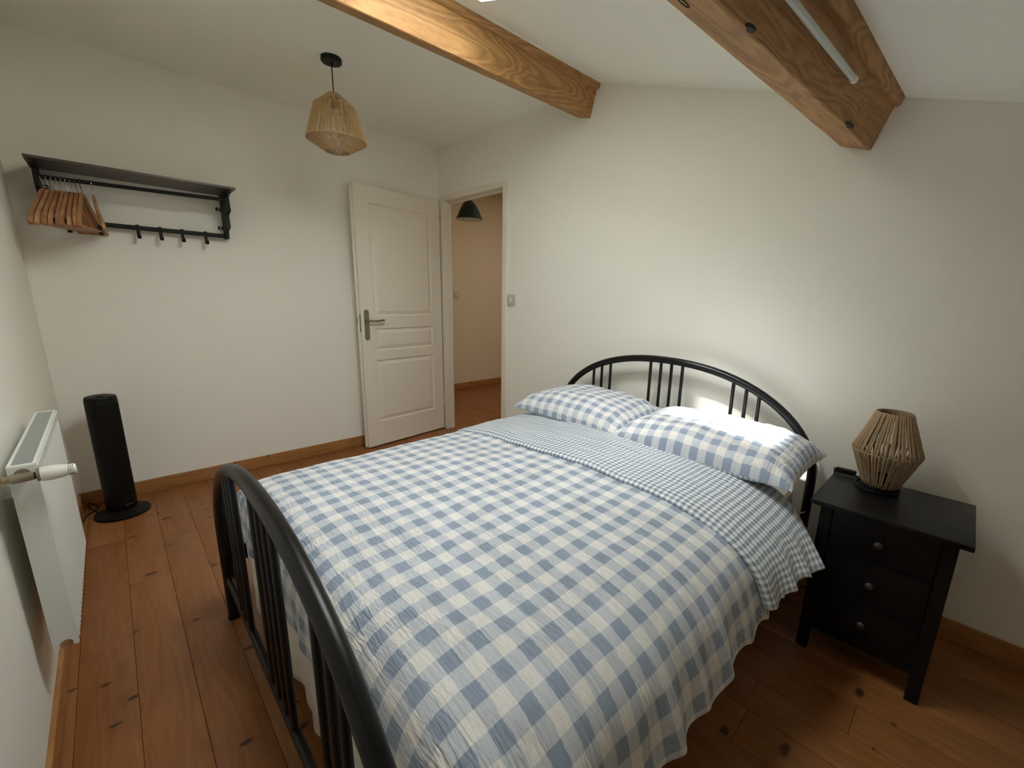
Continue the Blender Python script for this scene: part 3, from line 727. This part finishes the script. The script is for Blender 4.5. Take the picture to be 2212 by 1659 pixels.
# ---------------------------------------------------------------- coat hangers
def make_hanger():
    root = empty('coat_hanger')
    hk = []
    for k in range(15):
        a_ = -0.25*PI+PI*1.22*k/14; hk.append((0.0135*math.cos(a_)+0.0, 0, 0.0135*math.sin(a_)))
    pts = bez([(0, 0, -0.070), (0, 0, -0.040), (0.004, 0, -0.026), (0.0105, 0, -0.012)], 3) + hk
    tb('wire_hook', pts, 0.0016, m_chrome, root, 7)
    bm = bmesh.new()
    half = [(0, -0.064), (0.022, -0.070), (0.050, -0.102), (0.095, -0.140), (0.150, -0.186), (0.185, -0.232)]
    ctr = [(-x, z) for x, z in reversed(half)]+half[1:]
    ctr = bez([(x, z, 0) for x, z in ctr], 5); rings = []
    for i, p in enumerate(ctr):
        f = abs(p.x)/0.19; w_ = 0.0058+0.0024*f; h_ = 0.0125-0.004*f
        t_ = (ctr[min(i+1, len(ctr)-1)]-ctr[max(i-1, 0)]).normalized(); nx_, nz_ = -t_.y, t_.x
        cv_ = 0.020*(f**2)
        rings.append([bm.verts.new((p.x+nx_*h_*b_, cv_+w_*a_, p.y+nz_*h_*b_)) for a_, b_ in ((-1, -.5), (-.6, -1), (.6, -1), (1, -.5), (1, .5), (.6, 1), (-.6, 1), (-1, .5))])
    for r_a, r_b in zip(rings, rings[1:]):
        for k in range(8): bm.faces.new((r_a[k], r_a[(k+1) % 8], r_b[(k+1) % 8], r_b[k]))
    bm.faces.new(rings[0]); bm.faces.new(rings[-1][::-1])
    obj('shoulder_bar', bm, m_hanger, root, True)
    tb('trouser_bar', [(-0.176, 0.018, -0.222), (0.176, 0.018, -0.222)], 0.0045, m_hanger, root, 8)
    return root
def copy_tree(o):
    r = o.copy(); C.objects.link(r)
    for ch in o.children:
        c_ = ch.copy(); C.objects.link(c_); c_.parent = r
    return r
h0 = make_hanger()
HT = [2.318, 2.300, 2.284, 2.268, 2.252, 2.237, 2.222, 2.206, 2.190, 2.150]
HL = ['first wooden hanger of the bunch, against the left end bracket', 'second wooden hanger from the left end of the shelf rail', 'third wooden hanger from the left end of the shelf rail',
      'fourth wooden hanger from the left end of the shelf rail', 'fifth wooden hanger from the left, middle of the bunch', 'sixth wooden hanger from the left, past the middle of the bunch',
      'seventh wooden hanger from the left of the shelf rail', 'eighth wooden hanger from the left, second last of the bunch', 'last wooden hanger of the bunch, its right arm in full view',
      'single wooden hanger hanging apart to the right of the bunch']
for k, (t_, lb) in enumerate(zip(HT, HL)):
    o = h0 if k == 0 else copy_tree(h0)
    z_ = 1.768+(2.340-t_)*0.016/0.762+0.0095-0.0135+0.0016
    ang = -0.40+0.02*k if k < 9 else -0.04
    o.location = (0.19, -t_, z_+0.0); o.rotation_euler = (0.0, 0.0, ang+random.uniform(-.03, .03))
    tag(o, lb, 'hanger', 'wooden hangers on the shelf rail')

# ---------------------------------------------------------------- radiator
rad = empty('radiator', (1.52, SY, 0.28)); tag(rad, 'white panel radiator with a thermostat valve under the left wall window side', 'radiator'); rad.location = (0, 0, 0)
rad['label'] = 'white ribbed panel radiator with thermostat valve, on the wall nearest the camera'
rx0, rx1, ry0, ry1, rz0, rz1 = 1.165, 1.845, -2.413, -2.362, 0.272, 0.818
# pressed front panel with vertical ribs
bm = bmesh.new(); pr = []
x = rx0+0.004
pr.append((x, ry1-0.003))
while x < rx1-0.04:
    pr += [(x+0.006, ry1-0.003), (x+0.010, ry1), (x+0.017, ry1), (x+0.021, ry1-0.003)]; x += 0.0265
pr += [(rx1-0.003, ry1-0.003), (rx1-0.003, ry1-0.007), (rx0+0.004, ry1-0.007)]
prism(bm, pr, lambda a_, b_, d_: (a_, b_, d_), rz0+0.012, rz1-0.028); obj('front_panel', bm, m_rad, rad)
bx('back_panel', rx0+0.004, rx1-0.004, ry0+0.002, ry0+0.008, rz0+0.012, rz1-0.028, m_rad, rad)
bm = bmesh.new()        # far end cover
box(bm, rx0, rx0+0.003, ry0, ry1-0.002, rz0, rz1-0.004); obj('end_cover', bm, m_rad, rad)
bm = bmesh.new()        # near end cover with the notch at its foot
yc = (ry0+ry1)/2; ntc = [(yc+0.0135*math.cos(PI*k/10), rz0+0.012+0.0135*math.sin(PI*k/10)) for k in range(11)]
poly = [(ry0, rz0-0.004), (yc-0.0135, rz0+0.004)] + ntc[::-1] + [(yc+0.0135, rz0+0.004), (ry1-0.004, rz0+0.002), (ry1-0.001, rz0+0.006), (ry1-0.001, rz1-0.03), (ry1-0.004, rz1-0.002), (ry0, rz1-0.002)]
prism(bm, poly, lambda a_, b_, d_: (d_, a_, b_), rx1-0.0028, rx1); obj('end_cover', bm, m_rad, rad)
tb('drain_plug', [(rx1-0.02, yc, rz0+0.011), (rx1-0.004, yc, rz0+0.011)], 0.0115, m_chrome, rad, 20)
bm = bmesh.new()        # top grille frame
for q in ((ry0, ry0+0.006), (ry1-0.008, ry1-0.001)): box(bm, rx0, rx1-0.003, q[0], q[1], rz1-0.018, rz1)
box(bm, rx0, rx0+0.010, ry0+0.006, ry1-0.008, rz1-0.01, rz1); box(bm, rx1-0.013, rx1-0.003, ry0+0.006, ry1-0.008, rz1-0.01, rz1)
box(bm, rx0, rx1-0.003, ry1-0.0008, ry1+0.0015, rz1-0.030, rz1-0.006)
tg = obj('top_grille', bm, m_rad, rad)
bm = bmesh.new(); x = rx0+0.012
while x < rx1-0.016: box(bm, x, x+0.0030, ry0+0.006, ry1-0.008, rz1-0.006, rz1-0.002); x += 0.0062
o = obj('grille_slats', bm, m_grille, tg); o['kind'] = 'stuff'
for x in (1.30, 1.70):
    for z in (0.70,): bx('wall_bracket', x, x+0.03, SY, ry0+0.003, z, z+0.04, m_rad, rad)
# valve: brass tail from the wall, nickel body, white thermostatic head pointing into the room
vx, vz = 1.878, 0.796
vb = tb('valve_body', [(vx, -2.418, vz), (vx, -2.408, vz), (vx, -2.405, vz), (vx, -2.385, vz), (vx, -2.37, vz), (vx, -2.366, vz)], [0.0085, 0.0085, 0.0118, 0.0118, 0.0105, 0.0105], m_nickel, rad, 20)
tb('union_nut', [(vx, -2.388, vz), (vx-0.012, -2.388, vz), (vx-0.0125, -2.388, vz), (vx-0.022, -2.388, vz), (vx-0.0225, -2.388, vz), (rx1-0.0, -2.388, vz)], [0.008, 0.008, 0.0115, 0.0115, 0.0145, 0.0145], m_nickel, vb, 20)
bm = bmesh.new(); lathe(bm, [(0, 0), (0.0085, 0), (0.0085, 0.012), (0, 0.012)], (vx, -2.4185, vz), 6, (0, -1, 0)); obj('brass_nut', bm, m_brass, vb)
tb('pipe', [(vx, -2.428, vz), (vx, SY, vz)], 0.006, m_brass, vb, 14)
tb('black_collar', [(vx, -2.366, vz), (vx, -2.362, vz)], 0.0088, m_plast, vb, 20)
tb('grey_ring', [(vx, -2.362, vz), (vx, -2.3555, vz)], 0.0165, m_steel, vb, 24)
hd_ = lt('thermostat_head', [(0, 0), (0.0168, 0), (0.0186, 0.004), (0.0190, 0.018), (0.0172, 0.036), (0.0140, 0.048), (0.0140, 0.058), (0.0118, 0.062), (0, 0.063)], (vx, -2.3555, vz), m_white, vb, 36, (0, 1, 0))
bm = bmesh.new()
for ring, (yy, rr) in enumerate(((-2.3060, 0.0143), (-2.3020, 0.0141), (-2.2985, 0.0141))):
    for k in range(20):
        a_ = 2*PI*k/20+0.1*ring
        if k % 5 == 4: continue
        cx_, cz_ = vx+rr*math.cos(a_), vz+rr*math.sin(a_)
        box(bm, -0.0005, 0.0005, -0.0007, 0.0007, -0.0012, 0.0012, 0, Matrix.Translation((cx_, yy, cz_)) @ Matrix.Rotation(-a_, 4, 'Y'))
o = obj('vent_slots', bm, m_dark, rad); o['kind'] = 'stuff'

# ---------------------------------------------------------------- tower fan
fan = empty('tower_fan', (0.243, -2.272, 0)); tag(fan, 'black tower fan on a round base in the corner by the radiator', 'fan')
lt('fan_base', [(0, 0), (0.112, 0), (0.118, 0.005), (0.117, 0.014), (0.105, 0.021), (0.075, 0.028), (0.066, 0.034), (0, 0.036)], (0, 0, 0), m_plast, fan, 56)
lt('column', [(0, 0.034), (0.060, 0.034), (0.0655, 0.042), (0.0660, 0.100), (0.0660, 0.655), (0.0640, 0.668), (0, 0.670)], (0, 0, 0), m_plast, fan, 48)
lt('top_cap', [(0, 0.6702), (0.0640, 0.6702), (0.0640, 0.676), (0.060, 0.684), (0.045, 0.688), (0.030, 0.685), (0, 0.684)], (0, 0, 0), m_plast, fan, 48)
bx('control_panel', -0.022, 0.022, -0.014, 0.014, 0.6842, 0.690, m_blackm, fan, 0.004)
bm = bmesh.new()
fa = math.atan2(0.35, 0.94)          # grille faces into the room
for k in range(26):
    z = 0.13+0.5*k/25
for k in range(21):
    a_ = fa+(k-10)*0.085
    tube(bm, [(0.0668*math.cos(a_), 0.0668*math.sin(a_), 0.115), (0.0668*math.cos(a_), 0.0668*math.sin(a_), 0.645)], 0.0013, 5)
o = obj('air_grille', bm, m_blackm, fan)
bm = bmesh.new(); box(bm, 0.0662, 0.0678, -0.017, 0.017, 0.064, 0.069, 0, Matrix.Rotation(fa+0.12, 4, 'Z')); obj('badge', bm, m_steel, fan)
tb('power_cord', bez([(-0.05, -0.100, 0.014), (-0.09, -0.128, 0.030), (-0.135, -0.138, 0.050), (-0.175, -0.125, 0.030), (-0.16, -0.10, 0.006), (-0.12, -0.115, 0.005), (-0.07, -0.145, 0.005), (0.01, -0.158, 0.005)], 6), 0.003, m_plast, fan, 7)

# ---------------------------------------------------------------- switches and the hall lamp
sw = empty('light_switch', (0.988, 0, 1.2375)); tag(sw, 'square light switch on the wall right of the doorway', 'light switch')
bx('switch_plate', -0.043, 0.043, -0.009, 0, -0.043, 0.043, m_switch, sw, 0.002)
bx('rocker', -0.012, 0.012, -0.0145, -0.0095, -0.018, 0.018, m_white, sw, 0.003)
for x in (-0.031, 0.031): lt('screw', [(0, 0), (0.0036, 0), (0.0034, 0.0012), (0, 0.0014)], (x, -0.009, 0), m_steel, sw, 12, (0, -1, 0))
hs_ = empty('light_switch', (-1.34, 1.07, 1.262)); tag(hs_, 'white switch on the hallway wall seen through the doorway', 'light switch')
bx('switch_plate', 0, 0.009, -0.043, 0.043, -0.043, 0.043, m_switch, hs_, 0.002)
lt('rotary_knob', [(0, 0), (0.017, 0), (0.016, 0.008), (0, 0.009)], (0.009, 0.0, 0), m_white, hs_, 20, (1, 0, 0))
hl = empty('hallway_pendant', (-0.686, 0.82, 2.58)); tag(hl, 'dark navy enamel pendant lampshade hanging in the hallway', 'pendant light')
pf = [(0.034, -0.289), (0.036, -0.306), (0.058, -0.322), (0.082, -0.355), (0.108, -0.405), (0.130, -0.455), (0.147, -0.495)]
lt('lampshade', [(0.0, -0.288)]+[(r_, z_) for r_, z_ in pf], (0, 0, 0), m_navy, hl, 48)
lt('white_lining', [(r_-0.0035, z_-0.002) for r_, z_ in pf], (0, 0, 0), m_white, hl, 48)
lt('bulb', [(0, -0.36), (0.014, -0.37), (0.028, -0.40), (0.03, -0.42), (0.02, -0.445), (0, -0.45)], (0, 0, 0), m_white, hl, 20)
tb('flex', [(0, 0, 0), (0, 0, -0.29)], 0.003, m_plast, hl, 8)
lt('ceiling_rose', [(0, 0), (0.05, 0), (0.05, -0.02), (0, -0.024)], (0, 0, 0), m_white, hl, 30)
